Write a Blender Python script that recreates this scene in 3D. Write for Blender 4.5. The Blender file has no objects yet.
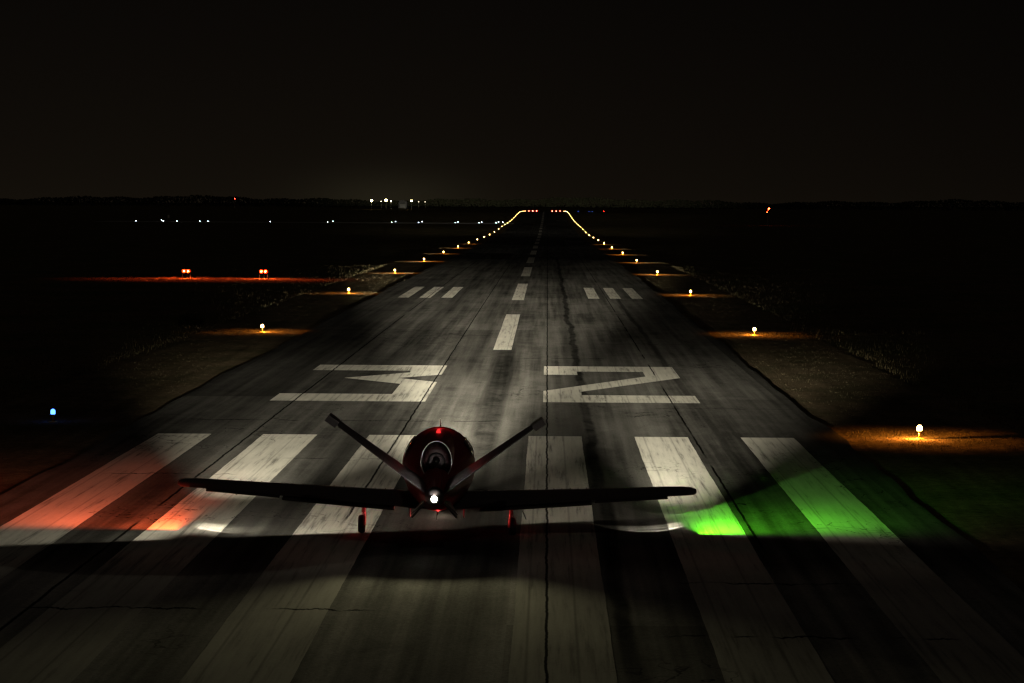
import bpy, bmesh, math, random
import numpy as np
from mathutils import Vector, Matrix, Euler

random.seed(7)
RNG = np.random.default_rng(11)
SC = bpy.context.scene
COL = SC.collection
PI = math.pi
R = math.radians

# ------------------------------------------------------------------ terrain profile (metres ahead of the camera -> height)
_kd = np.array([-400, 131, 189, 247, 305, 362, 420, 478, 536, 594, 652, 710, 768, 826, 950, 1068, 1193, 1355, 1500, 1694, 2100, 2600, 6000, 9000], float)
_kz = np.array([0, 0, -.07, -.17, -.40, -.68, -.93, -1.19, -1.5, -1.77, -2.0, -1.95, -1.66, -1.38, -1.2, -.6, .7, 2.0, 1.75, 1.2, 1.2, 1.4, 1.4, 1.4])
_fd = np.arange(-400, 9001, 10.0)
_fz = np.interp(_fd, _kd, _kz)
_k = np.hanning(11); _k /= _k.sum()
_fz2 = np.convolve(np.pad(_fz, 5, mode='edge'), _k, mode='valid')
def zf(d): return float(np.interp(d, _fd, _fz2))

# ------------------------------------------------------------------ scene helpers
def tag(o, label=None, cat=None, group=None, kind=None):
    if label: o['label'] = label
    if cat: o['category'] = cat
    if group: o['group'] = group
    if kind: o['kind'] = kind
    return o
def empty(name, loc=(0, 0, 0), rot=(0, 0, 0)):
    o = bpy.data.objects.new(name, None); COL.objects.link(o)
    o.location = loc; o.rotation_euler = rot; o.empty_display_size = .2
    return o
def link_mesh(name, me, mat=None, parent=None, smooth=False):
    o = bpy.data.objects.new(name, me); COL.objects.link(o)
    if mat: me.materials.append(mat)
    if parent: o.parent = parent
    if smooth:
        for p in me.polygons: p.use_smooth = True
    return o
def obj(name, bm, mat=None, parent=None, smooth=False):
    bmesh.ops.recalc_face_normals(bm, faces=bm.faces)
    me = bpy.data.meshes.new(name); bm.to_mesh(me); bm.free()
    return link_mesh(name, me, mat, parent, smooth)
def pyobj(name, verts, faces, mat=None, parent=None, smooth=False):
    me = bpy.data.meshes.new(name); me.from_pydata(verts, [], faces); me.update()
    return link_mesh(name, me, mat, parent, smooth)
def copy_tree(o, parent=None):
    c = o.copy(); COL.objects.link(c); c.parent = parent
    for ch in list(o.children): copy_tree(ch, c)
    return c
def add_box(bm, c, s, rot=None, bevel=0):
    r = bmesh.ops.create_cube(bm, size=1)
    vs = r['verts']
    M = Matrix.Translation(c) @ ((rot or Euler((0, 0, 0))).to_matrix().to_4x4()) @ Matrix.Diagonal((*s, 1))
    bmesh.ops.transform(bm, matrix=M, verts=vs)
    if bevel:
        es = {e for v in vs for e in v.link_edges}
        bmesh.ops.bevel(bm, geom=list(es), offset=bevel, segments=2, affect='EDGES')
    return bm
def add_rod(bm, a, b, r1, r2=None, seg=10):
    a, b = Vector(a), Vector(b); d = b - a
    q = d.to_track_quat('Z', 'Y').to_matrix().to_4x4()
    bmesh.ops.create_cone(bm, cap_ends=True, segments=seg, radius1=r1, radius2=r1 if r2 is None else r2, depth=d.length,
                          matrix=Matrix.Translation((a + b) / 2) @ q)
    return bm
def add_ball(bm, c, r, s=(1, 1, 1), u=12, v=8):
    bmesh.ops.create_uvsphere(bm, u_segments=u, v_segments=v, radius=r, matrix=Matrix.Translation(c) @ Matrix.Diagonal((*s, 1)))
    return bm
def add_lathe(bm, prof, seg=20, M=None, cap=True):
    """prof: list of (r, z)"""
    rings = []
    M = M or Matrix.Identity(4)
    for r, z in prof:
        rings.append([bm.verts.new(M @ Vector((r * math.cos(2 * PI * i / seg), r * math.sin(2 * PI * i / seg), z))) for i in range(seg)])
    for a, b in zip(rings, rings[1:]):
        for i in range(seg):
            bm.faces.new((a[i], a[(i + 1) % seg], b[(i + 1) % seg], b[i]))
    for ring in (rings[0], rings[-1]) if cap else ():
        try: bm.faces.new(ring)
        except ValueError: pass
    return bm
def loft(bm, rings, cap=True, closed=True):
    vs = [[bm.verts.new(p) for p in r] for r in rings]
    n = len(vs[0])
    for a, b in zip(vs, vs[1:]):
        for i in range(n if closed else n - 1):
            bm.faces.new((a[i], a[(i + 1) % n], b[(i + 1) % n], b[i]))
    if cap:
        bm.faces.new(vs[0]); bm.faces.new(vs[-1])
    return bm

# ------------------------------------------------------------------ node helpers
class NT:
    def __init__(s, nt): s.nt = nt; s.L = nt.links
    def n(s, t, **kw):
        n = s.nt.nodes.new(t)
        for k, v in kw.items(): setattr(n, k, v)
        return n
    def put(s, sock, v):
        if isinstance(v, bpy.types.NodeSocket): s.L.new(v, sock)
        else: sock.default_value = v
    def m(s, op, a, b=0.0, c=0.0, clamp=False):
        n = s.n('ShaderNodeMath', operation=op, use_clamp=clamp)
        s.put(n.inputs[0], a); s.put(n.inputs[1], b)
        if op in ('MULTIPLY_ADD', 'COMPARE', 'SMOOTH_MIN', 'SMOOTH_MAX'): s.put(n.inputs[2], c)
        return n.outputs[0]
    def step(s, v, a, b, lo=0.0, hi=1.0):
        n = s.n('ShaderNodeMapRange', interpolation_type='SMOOTHSTEP')
        s.put(n.inputs[0], v); s.put(n.inputs[1], a); s.put(n.inputs[2], b); s.put(n.inputs[3], lo); s.put(n.inputs[4], hi)
        return n.outputs[0]
    def lin(s, v, a, b, lo=0.0, hi=1.0):
        n = s.n('ShaderNodeMapRange')
        s.put(n.inputs[0], v); s.put(n.inputs[1], a); s.put(n.inputs[2], b); s.put(n.inputs[3], lo); s.put(n.inputs[4], hi)
        return n.outputs[0]
    def comb(s, x, y, z=0.0):
        n = s.n('ShaderNodeCombineXYZ')
        for i, v in enumerate((x, y, z)): s.put(n.inputs[i], v)
        return n.outputs[0]
    def noise(s, vec, scale=1.0, detail=3.0, rough=.55, dist=0.0):
        n = s.n('ShaderNodeTexNoise')
        s.put(n.inputs['Vector'], vec); n.inputs['Scale'].default_value = scale
        n.inputs['Detail'].default_value = detail; n.inputs['Roughness'].default_value = rough
        n.inputs['Distortion'].default_value = dist
        return n.outputs[0]
    def mix(s, f, a, b):
        n = s.n('ShaderNodeMix', data_type='RGBA')
        s.put(n.inputs[0], f)
        s.put(n.inputs[6], a if isinstance(a, bpy.types.NodeSocket) else (*a, 1)); s.put(n.inputs[7], b if isinstance(b, bpy.types.NodeSocket) else (*b, 1))
        return n.outputs[2]
    def scale(s, col, f):
        n = s.n('ShaderNodeMix', data_type='RGBA', blend_type='MULTIPLY')
        n.inputs[0].default_value = 1
        s.put(n.inputs[6], col if isinstance(col, bpy.types.NodeSocket) else (*col, 1))
        c = s.n('ShaderNodeCombineColor')
        for i in range(3): s.put(c.inputs[i], f)
        s.L.new(c.outputs[0], n.inputs[7])
        return n.outputs[2]

def new_mat(name):
    m = bpy.data.materials.new(name); m.use_nodes = True
    nt = m.node_tree; t = NT(nt)
    b = nt.nodes['Principled BSDF']
    return m, t, b
def obj_xyz(t):
    tc = t.n('ShaderNodeTexCoord'); sp = t.n('ShaderNodeSeparateXYZ')
    t.L.new(tc.outputs['Object'], sp.inputs[0])
    return tc.outputs['Object'], sp.outputs[0], sp.outputs[1], sp.outputs[2]
def bump(t, b, h, strength=.3, dist=.02):
    n = t.n('ShaderNodeBump'); n.inputs['Strength'].default_value = strength; n.inputs['Distance'].default_value = dist
    t.L.new(h, n.inputs['Height']); t.L.new(n.outputs[0], b.inputs['Normal'])
def simple(name, col, rough=.5, metal=0.0, var=.15, scale=6.0, coat=0.0, bumpy=0.0):
    m, t, b = new_mat(name)
    P, x, y, z = obj_xyz(t)
    n = t.noise(P, scale, 4)
    t.L.new(t.scale(col, t.lin(n, .3, .7, 1 - var, 1 + var)), b.inputs['Base Color'])
    t.L.new(t.lin(n, .3, .7, max(rough - .08, .02), min(rough + .08, 1)), b.inputs['Roughness'])
    b.inputs['Metallic'].default_value = metal
    if coat: b.inputs['Coat Weight'].default_value = coat
    if bumpy: bump(t, b, t.noise(P, scale * 6, 3), bumpy)
    return m
def glow(name, col, strength, sample=True):
    m, t, b = new_mat(name)
    b.inputs['Base Color'].default_value = (*[c * .5 for c in col], 1)
    b.inputs['Emission Color'].default_value = (*col, 1)
    b.inputs['Emission Strength'].default_value = strength
    b.inputs['Roughness'].default_value = .3
    m.cycles.emission_sampling = 'FRONT' if sample else 'NONE'
    return m

# ------------------------------------------------------------------ pavement: asphalt with lanes, joints, cracks, rubber and sealant
JOINTS = [(2.36, .027, 1.0, 0), (-2.52, .030, .75, 54), (-7.45, .035, .55, 30), (7.2, .03, .45, 50)]
def pavement(t):
    P, x, y, z = obj_xyz(t)
    def n1(sx, sy, detail=3.0, off=0.0, rough=.55, dist=0.0):
        return t.noise(t.comb(t.m('MULTIPLY_ADD', x, sx, off), t.m('MULTIPLY', y, sy), off), 1.0, detail, rough, dist)
    patch = n1(.16, .07, 4, 3.1, .6)
    streak = n1(2.6, .045, 4, 9.7)
    fine = n1(16, 16, 2, 1.3)
    agg = n1(55, 55, 1, 5.0)
    mott = n1(1.1, .5, 5, 20.2, .65, .6)
    lane = t.noise(t.comb(t.m('FLOOR', t.m('DIVIDE', t.m('ADD', x, 50 + 2.6), 4.93)), 3.3, t.m('FLOOR', t.m('DIVIDE', t.m('ADD', y, 900.0), 47.0))), 2.37, 0)
    v = t.m('ADD', t.m('MULTIPLY', patch, .36), t.m('ADD', t.m('MULTIPLY', streak, .48), t.m('MULTIPLY', mott, .22)))
    alb = t.lin(v, .40, .66, .042, .15)
    alb = t.m('MULTIPLY', alb, t.lin(lane, .3, .7, .66, 1.3))
    alb = t.m('MULTIPLY', alb, t.lin(fine, .25, .75, .78, 1.2))
    alb = t.m('MULTIPLY', alb, t.lin(agg, .25, .75, .72, 1.28))
    near_end = t.step(t.m('MULTIPLY_ADD', t.m('SUBTRACT', mott, .5), 2.5, y), 47.5, 44.5)  # near end of the runway: asphalt lighter, paint darker
    alb = t.m('MULTIPLY', alb, t.m('MULTIPLY_ADD', near_end, 1.1, 1.0))
    # long rubber and sealant bands: (centre, half width, strength, wobble, y from, y to)
    wob = t.m('SUBTRACT', n1(.02, .05, 2, 40.0), .5)
    wob2 = t.m('SUBTRACT', n1(.02, .22, 3, 61.0), .5)
    bands = [(.28, .55, .85, .25, 55, 118), (3.78, .20, .80, .9, 35, 330), (3.60, .55, .35, .8, 30, 260), (-1.5, .8, .30, .6, 95, 420),
             (-4.9, .7, .38, .9, 95, 330), (8.05, .16, .62, .5, 60, 190), (-8.9, .9, .30, 1.0, 30, 240), (-3.9, .6, .35, .5, 20, 80), (5.0, .5, .35, .6, 30, 80), (.6, .7, .3, .4, 30, 62)]
    for c, w, s, wb, y0, y1 in bands:
        d = t.m('SUBTRACT', t.m('MULTIPLY_ADD', wob, wb, x), c)
        d = t.m('MULTIPLY_ADD', wob2, wb * .4, d)
        g = t.step(t.m('ABSOLUTE', d), w * 1.25, w * .45)
        yr = t.m('MULTIPLY', t.step(y, y0 - 3, y0 + 5), t.step(y, y1 + 12, y1 - 10))
        g = t.m('MULTIPLY', t.m('MULTIPLY', g, yr), t.lin(mott, .3, .65, s * .55, s))
        alb = t.m('MULTIPLY', alb, t.m('SUBTRACT', 1.0, g))
    # construction joints and wandering cracks (1 = open crack)
    cr = None
    jn = t.m('SUBTRACT', n1(.3, .8, 4, 77.0, .6), .5)
    jw = n1(.25, .12, 2, 33.0)
    for c, w, s, ys in JOINTS:
        d = t.m('ABSOLUTE', t.m('SUBTRACT', t.m('MULTIPLY_ADD', jn, .10, x), c))
        k = t.m('MULTIPLY', t.step(d, w * 1.5, w * .6), t.m('MULTIPLY', t.step(jw, .62 - .55 * s, .70 - .5 * s), t.step(y, ys - 2, ys)))
        cr = k if cr is None else t.m('MAXIMUM', cr, k)
    jn2 = t.m('SUBTRACT', n1(1.1, .3, 4, 15.0, .7), .5)
    for yc, w, x0, x1 in [(77.6, .07, -11.5, .5), (66.0, .06, -5.4, -2.4), (109.5, .09, 1.0, 5.2), (41.3, .06, -8, -1.0), (44.6, .08, 5.0, 8.6), (128.0, .09, -6, -1), (121.0, .07, 3, 11.5), (158.0, .12, -10, 3), (83.0, .05, 6.5, 11.8), (39.0, .07, 4.2, 9.8), (62.0, .05, -10, -6.5), (190.0, .15, -11, 9)]:
        d = t.m('ABSOLUTE', t.m('SUBTRACT', t.m('MULTIPLY_ADD', jn2, 1.1, y), yc))
        k = t.m('MULTIPLY', t.step(d, w * 1.4, w * .6), t.m('MULTIPLY', t.step(x, x0 - .4, x0 + .4), t.step(x, x1 + .4, x1 - .4)))
        k = t.m('MULTIPLY', k, t.step(n1(.7, .7, 2, 51.0), .40, .52))
        cr = t.m('MAXIMUM', cr, k)
    vo = t.n('ShaderNodeTexVoronoi', feature='DISTANCE_TO_EDGE')
    wn = t.n('ShaderNodeTexNoise'); wn.inputs['Scale'].default_value = .8; wn.inputs['Detail'].default_value = 3
    t.L.new(P, wn.inputs['Vector'])
    av = t.n('ShaderNodeVectorMath', operation='MULTIPLY_ADD'); t.L.new(wn.outputs[1], av.inputs[0]); av.inputs[1].default_value = (1.2, 1.2, 0); t.L.new(t.comb(t.m('MULTIPLY', x, .28), t.m('MULTIPLY', y, .12)), av.inputs[2])
    t.L.new(av.outputs[0], vo.inputs['Vector']); vo.inputs['Scale'].default_value = 1.0
    k = t.m('MULTIPLY', t.step(vo.outputs[0], .009, .004), t.step(n1(.13, .06, 3, 88.0), .50, .60))
    cr = t.m('MAXIMUM', cr, t.m('MULTIPLY', k, .8))
    alb = t.m('MULTIPLY', alb, t.lin(cr, 0, 1, 1.0, .08))
    col = t.scale((1.0, .965, .89), alb)
    h = t.m('SUBTRACT', t.m('MULTIPLY', agg, .35), t.m('MULTIPLY', cr, 1.0))
    return dict(P=P, x=x, y=y, col=col, crack=cr, n1=n1, fine=fine, mott=mott, streak=streak, h=h, near_end=near_end)

def mat_asphalt():
    m, t, b = new_mat('runway asphalt')
    p = pavement(t)
    t.L.new(p['col'], b.inputs['Base Color'])
    t.L.new(t.lin(p['mott'], .3, .7, .75, .95), b.inputs['Roughness'])
    b.inputs['Specular IOR Level'].default_value = 0
    bump(t, b, p['h'], .4, .012)
    return m
def mat_paint():
    m, t, b = new_mat('worn white runway paint')
    p = pavement(t)
    w1 = p['n1'](5.5, .22, 5, 12.0, .65)
    w2 = p['n1'](13, .35, 4, 31.0, .7)
    w3 = p['n1'](.35, .2, 3, 71.0)
    worn = t.m('ADD', t.m('MULTIPLY', w1, .5), t.m('ADD', t.m('MULTIPLY', w2, .34), t.m('MULTIPLY', w3, .22)))
    wear = t.step(worn, .53, .69, 0.0, .8)
    wear = t.m('MAXIMUM', wear, t.m('MULTIPLY', p['crack'], .95))
    tone = t.m('MULTIPLY', t.lin(w1, .3, .7, 1.08, .84), t.lin(w3, .3, .7, 1.06, .86))
    tone = t.m('MULTIPLY', tone, t.lin(p['fine'], .25, .75, .93, 1.05))
    # overlap seams left by the striping machine
    seam = t.m('PINGPONG', t.m('ADD', p['x'], 100.06), .44)
    tone = t.m('MULTIPLY', tone, t.step(seam, .0, .045, .70, 1.0))
    tone = t.m('MULTIPLY', tone, t.m('MULTIPLY_ADD', p['near_end'], -.38, 1.0))
    white = t.scale((.63, .605, .54), tone)
    t.L.new(t.mix(wear, white, p['col']), b.inputs['Base Color'])
    b.inputs['Roughness'].default_value = .75
    b.inputs['Specular IOR Level'].default_value = 0
    bump(t, b, p['h'], .25, .01)
    return m

ASPH = mat_asphalt(); PAINT = mat_paint()

def mat_ground():
    m, t, b = new_mat('dry airfield ground')
    P, x, y, z = obj_xyz(t)
    a = t.noise(P, .12, 5, .6); c = t.noise(P, 2.3, 5, .65); d = t.noise(P, 14, 3)
    col = t.mix(t.step(a, .4, .62), (.15, .115, .068), (.105, .10, .05))
    col = t.scale(col, t.m('MULTIPLY', t.lin(c, .28, .72, .55, 1.4), t.lin(d, .25, .75, .7, 1.3)))
    t.L.new(col, b.inputs['Base Color']); b.inputs['Roughness'].default_value = .95; b.inputs['Specular IOR Level'].default_value = 0
    bump(t, b, t.m('ADD', c, t.m('MULTIPLY', d, .4)), .6, .05)
    return m
def mat_shoulder():
    m, t, b = new_mat('graded earth shoulder')
    P, x, y, z = obj_xyz(t)
    a = t.noise(P, .3, 5, .6); c = t.noise(P, 3.5, 5, .65); d = t.noise(P, 26, 3)
    st = t.noise(t.comb(t.m('MULTIPLY', x, 1.8), t.m('MULTIPLY', y, .05)), 1.0, 4)
    col = t.mix(t.step(a, .38, .64), (.17, .128, .082), (.10, .085, .05))
    col = t.scale(col, t.m('MULTIPLY', t.m('MULTIPLY', t.lin(c, .28, .72, .6, 1.35), t.lin(d, .25, .75, .65, 1.35)), t.lin(st, .3, .7, .75, 1.25)))
    t.L.new(col, b.inputs['Base Color']); b.inputs['Roughness'].default_value = .95; b.inputs['Specular IOR Level'].default_value = 0
    bump(t, b, t.m('ADD', c, t.m('MULTIPLY', d, .5)), .6, .03)
    return m
GROUND = mat_ground(); SHOULDER = mat_shoulder()

# ------------------------------------------------------------------ ground, runway, shoulders
DS = list(np.arange(-60, 0, 10.0)) + list(np.arange(0, 320, 2.0)) + list(np.arange(320, 2000, 10.0))
DSG = [-400, -200] + list(np.arange(-60, 320, 4.0)) + list(np.arange(320, 2000, 10.0)) + [2000, 2100, 2300, 2600, 3200, 4500, 6500, 9000]
def strip(name, xs, ds, dz, mat, parent=None, jit=None):
    """a sheet: xs columns, ds rows; jit(d, col, x) moves a column sideways"""
    V, F = [], []
    for d in ds:
        for i, x in enumerate(xs):
            dzz = dz(i) if callable(dz) else dz
            V.append(((jit(d, i, x) if jit else x), d, zf(d) + dzz))
    n = len(xs)
    for r in range(len(ds) - 1):
        for i in range(n - 1):
            a = r * n + i
            F.append((a, a + 1, a + n + 1, a + n))
    return pyobj(name, V, F, mat, parent)

def rag(seed):
    ph = RNG.uniform(0, 6.28, 6) ; fr = np.array([.11, .27, .53, 1.1, 1.9, 2.7]); am = np.array([.10, .06, .05, .035, .03, .03])
    return lambda d: float((am * np.sin(fr * d + ph)).sum())
ground = strip('ground', [-7000, -2500, -900, -300, -120, -60, -30, 0, 30, 60, 120, 300, 900, 2500, 7000], DSG, -.10, GROUND)
tag(ground, 'dark dry grass airfield reaching to the horizon', kind='structure')

eL, eR = rag(1), rag(2)
def rj(d, i, x):
    if i in (0, 1): return x + eL(d) * (1 if i == 1 else 1.0)
    if i in (6, 7): return x + eR(d)
    return x
RX = [-12.02, -11.98, -8, -2.5, 2.4, 8, 11.98, 12.02]
RD = [d for d in DS if d <= 1698]
runway = strip('runway', RX, RD, lambda i: -.09 if i in (0, 7) else 0.0, ASPH, None, rj)
tag(runway, 'cracked asphalt runway with white threshold markings', kind='structure')
sL, sR = rag(3), rag(4)
def sh(sgn, name):
    f = sL if sgn < 0 else sR
    xs = [sgn * v for v in (11.6, 13.5, 16.0, 18.2, 19.0)]
    if sgn < 0: xs = xs[::-1]
    zz = {11.6: -.045, 13.5: -.05, 16.0: -.06, 18.2: -.06, 19.0: -.13}
    vals = [zz[abs(v)] for v in xs]
    o = strip(name, xs, RD, lambda i: vals[i], SHOULDER, None, lambda d, i, x: x + (3.0 * f(d) if abs(x) > 15 else 0))
    tag(o, ('left' if sgn < 0 else 'right') + ' graded earth shoulder beside the runway edge', kind='structure')
sh(-1, 'shoulder'); sh(1, 'shoulder')
# taxiway crossing far on the left
def mat_conc():
    m, t, b = new_mat('pale concrete')
    P, x, y, z = obj_xyz(t)
    n = t.noise(P, .05, 5); k = t.noise(P, 1.2, 4)
    t.L.new(t.scale((.30, .28, .24), t.m('MULTIPLY', t.lin(n, .3, .7, .75, 1.2), t.lin(k, .3, .7, .85, 1.1))), b.inputs['Base Color'])
    b.inputs['Roughness'].default_value = .85
    return m
CONC = mat_conc()
taxi = strip('taxiway', [-190, -150, -100, -60, -30, -12.2], list(np.arange(930, 972, 7.0)), -.02, CONC)
tag(taxi, 'pale concrete taxiway crossing far left of the runway', kind='structure')

# --- markings: sheets 6 mm above the asphalt
def paint_rect(name, x0, x1, d0, d1, label, n=1):
    ds = np.linspace(d0, d1, max(2, int(abs(d1 - d0) / 3) + 1))
    if d0 < 100: ds = np.arange(d0, d1 + .2, .25)
    g0, g1 = rag(5), rag(6)
    jt = (lambda d, i, x: x + .06 * (g0(d * 3.1) if i == 0 else g1(d * 3.1))) if d0 < 250 else None
    return tag(strip(name, [x0, x1], ds, .006, PAINT, runway, jt), label)
for sgn in (-1, 1):
    for k in range(3):
        a = 1.75 + 3.5 * k; b = a + 1.75
        x0, x1 = (a, b) if sgn > 0 else (-b, -a)
        paint_rect('threshold_stripe', x0 - (.03 if sgn < 0 else 0), x1, 20.5, 72.75, 'worn white threshold stripe')
def paint_poly(name, pts, label):
    bm = bmesh.new()
    vs = [bm.verts.new((x, d, zf(d) + .006)) for x, d in pts]
    f = bm.faces.new(vs); bmesh.ops.triangulate(bm, faces=[f])
    return tag(obj(name, bm, PAINT, runway), label)
paint_poly('runway_number', [(-8.39, 85.15), (-8.39, 88.42), (-3.87, 88.42), (-3.87, 93.45), (-6.54, 96.45), (-3.87, 99.75), (-3.87, 100.8), (-8.37, 100.8), (-8.37, 104.15),
            (-2.36, 104.15), (-2.36, 98.65), (-4.17, 96.55), (-2.36, 94.5), (-2.36, 85.15)], 'painted numeral 3')
paint_poly('runway_number', [(2.21, 104.15), (8.24, 104.15), (8.24, 97.55), (3.75, 90.1), (3.75, 88.5), (8.29, 88.5), (8.29, 85.25), (2.21, 85.25), (2.21, 90.35), (6.74, 98.25), (6.74, 100.95),
            (3.72, 100.95), (3.72, 98.95), (2.21, 98.95)], 'painted numeral 2')
d = 115.6; k = 0
while d < 1560:
    paint_rect('centerline_stripe', -.48, .48, d, d + 37.4, 'white centreline dash')
    d += 60.8; k += 1
for sgn in (-1, 1):
    for k in range(3):
        a = 5.7 + 1.78 * k; b = a + .9
        if sgn < 0: a, b = -b + .3 , -a + .3 
        paint_rect('touchdown_bar', a, b, 179.9, 204.0, 'short white touchdown zone bar')

# ------------------------------------------------------------------ airfield light fittings
YEL_METAL = simple('yellow painted fitting', (.55, .36, .05), .5, 0, .2, 20)
GREY_METAL = simple('galvanised metal', (.35, .35, .34), .45, .6, .2, 12)
DARK_METAL = simple('dark painted metal', (.05, .05, .05), .5, .2, .2, 12)
LENS_AMBER = glow('amber lens', (1.0, .58, .17), 38)
LENS_RED = glow('red end lens', (1.0, .022, .014), 900)
LENS_BLUE = glow('blue taxi lens', (.05, .17, 1.0), 7)
LENS_TEAL = glow('pale taxi lens', (.75, .95, 1.0), 20)
LENS_PAPI = glow('red approach lens', (1.0, .014, .002), 26); BULB_PAPI = glow('hot approach bulb', (1.0, .22, .03), 420)
LENS_FLOOD = glow('floodlight lens', (1.0, .86, .36), 90)
LENS_OBST = glow('red obstruction lens', (1.0, .03, .015), 45)
LENS_SOCK = glow('windsock lamp lens', (1.0, .07, .015), 90)

def light_fitting(name, lens_mat, h=.36, r=.088):
    root = empty(name)
    bm = bmesh.new(); add_lathe(bm, [(.16, -.08), (.16, .012), (.13, .022), (.05, .03)], 16); obj('base_plate', bm, YEL_METAL, root, True)
    bm = bmesh.new(); add_lathe(bm, [(.028, .02), (.028, h - .15), (.05, h - .13), (.075, h - .10), (.075, h - .085)], 12); obj('stem', bm, YEL_METAL, root, True)
    bm = bmesh.new(); add_lathe(bm, [(r * .85, h - .09), (r, h - .06), (r, h + .02), (r * .8, h + .07), (r * .4, h + .095), (.005, h + .10)], 8); obj('lens', bm, lens_mat, root, True)
    return root
def ordinal(n):
    w = ['zeroth', 'first', 'second', 'third', 'fourth', 'fifth', 'sixth', 'seventh', 'eighth', 'ninth', 'tenth', 'eleventh', 'twelfth', 'thirteenth', 'fourteenth', 'fifteenth', 'sixteenth',
         'seventeenth', 'eighteenth', 'nineteenth', 'twentieth', 'twenty-first', 'twenty-second', 'twenty-third', 'twenty-fourth', 'twenty-fifth', 'twenty-sixth', 'twenty-seventh', 'twenty-eighth', 'twenty-ninth', 'thirtieth']
    return w[n]
proto = light_fitting('runway_edge_light', LENS_AMBER); first = True; EDGE = []
right_special = {1: 'amber edge light right of the runway, nearest the camera', 2: 'amber edge light right of the runway, beyond the numeral 2 by pale dry grass',
                 3: 'amber edge light right of the short touchdown bars'}
left_special = {2: 'amber edge light left of the runway beside the small orange-lit bush, nearest the camera', 3: 'amber edge light left of the short touchdown bars'}
for sgn in (1, -1):
    for n in range(1 if sgn > 0 else 2, 30):
        dd = 73.3 + 57.85 * (n - 1)
        o = proto if first else copy_tree(proto); first = False
        o.location = (sgn * 14.65 + random.uniform(-.05, .05) + (.1 if n == 1 else 0), dd, zf(dd) - .055)
        o.rotation_euler = (random.uniform(-.03, .03), random.uniform(-.03, .03), random.uniform(0, 6))
        o.rotation_euler = (0, 0, 0)
        if n < 9: EDGE.append(o)
        side = 'right' if sgn > 0 else 'left'
        sp = (right_special if sgn > 0 else left_special).get(n)
        cnt = n if sgn > 0 else n - 1
        lab = sp or (f'amber edge light on the {side} of the runway, {ordinal(cnt)} from the camera' if n < 29 else f'last amber light on the {side} edge, next to the red end lights')
        tag(o, lab, 'runway light', 'amber lights along the runway edges')
pr = light_fitting('runway_end_light', LENS_RED, .36, .19); first = True
for sgn in (-1, 1):
    for k, off in enumerate((12.0, 9.0, 6.0)):
        o = pr if first else copy_tree(pr); first = False
        o.location = (sgn * off, 1699, zf(1699) - .02)
        w = ('outermost', 'middle', 'innermost')[k]
        tag(o, f'{w} red runway end light in the ' + ('left' if sgn < 0 else 'right') + ' cluster', 'runway light', 'red lights across the far runway end')
# taxiway lights
pb = light_fitting('taxiway_light', LENS_BLUE, .36, .085)
pb.location = (-14.96, 76.9, zf(78) - .06); tag(pb, 'single blue taxiway light in the dark left of the runway threshold', 'taxiway light')
tp = light_fitting('taxiway_light', LENS_TEAL, .40, .12); first = True
F_ = 2210.0; CAMX, CAMH = 2.33, 7.7
def ground_at(px, py):
    """a far terrain point in the direction (px, py) had on the survey sheet"""
    hor = 203 + .0055 * (px - 547)
    for dd in np.arange(60, 2500, 2.0):
        if F_ * (CAMH - zf(dd) - .4) / dd <= py - hor: break
    return (CAMX + (px - 547.3) / F_ * dd, float(dd))
TX = [(135.3, 224.8), (160.9, 223), (162.8, 223.9), (176.4, 223.9), (199.4, 224.5), (207.5, 223.8), (270, 223.4), (327.5, 223.9), (332.8, 223.1), (391.6, 223.8), (395.5, 222.8),
      (418.6, 223.4), (422, 222.8), (455.3, 223.6), (458, 222.8), (478.9, 223.5), (481.7, 222.5), (495.9, 224), (498.6, 222.4), (502.8, 222.3)]
for i, (px, py) in enumerate(TX):
    o = tp if first else copy_tree(tp); first = False
    x, dd = ground_at(px, py); dd = 942 if py > 223.3 else 968
    x = CAMX + (px - 547.3) / F_ * dd
    o.location = (x, dd, zf(dd) - .05)
    tag(o, ('leftmost' if i == 0 else f'{ordinal(i + 1)} from the left') + ' pale taxiway light in the far row left of the runway' if i < 19 else 'pale taxiway light at the row end touching the left runway lights', 'taxiway light', 'pale taxiway lights in the far left row')
pf = copy_tree(pb); first = True
for i, px in enumerate((578, 588.5, 592)):
    o = pf if first else copy_tree(pf); first = False
    o.location = (CAMX + (px - 547.3) / F_ * 1640, 1640, zf(1640) - .06)
    tag(o, ('leftmost', 'middle', 'rightmost')[i] + ' of three faint blue taxiway lights right of the far runway end', 'taxiway light', 'faint blue lights by the far runway end')
pe = copy_tree(tp); pe.name = 'obstruction_light'
for ch in pe.children:
    if ch.name.startswith('lens'):
        ch.data = ch.data.copy(); ch.data.materials[0] = LENS_OBST
pe.location = (CAMX + (603.5 - 547.3) / F_ * 1660, 1660, zf(1660)); tag(pe, 'faint red ground light right of the blue lights at far runway end', 'obstruction light')

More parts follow.
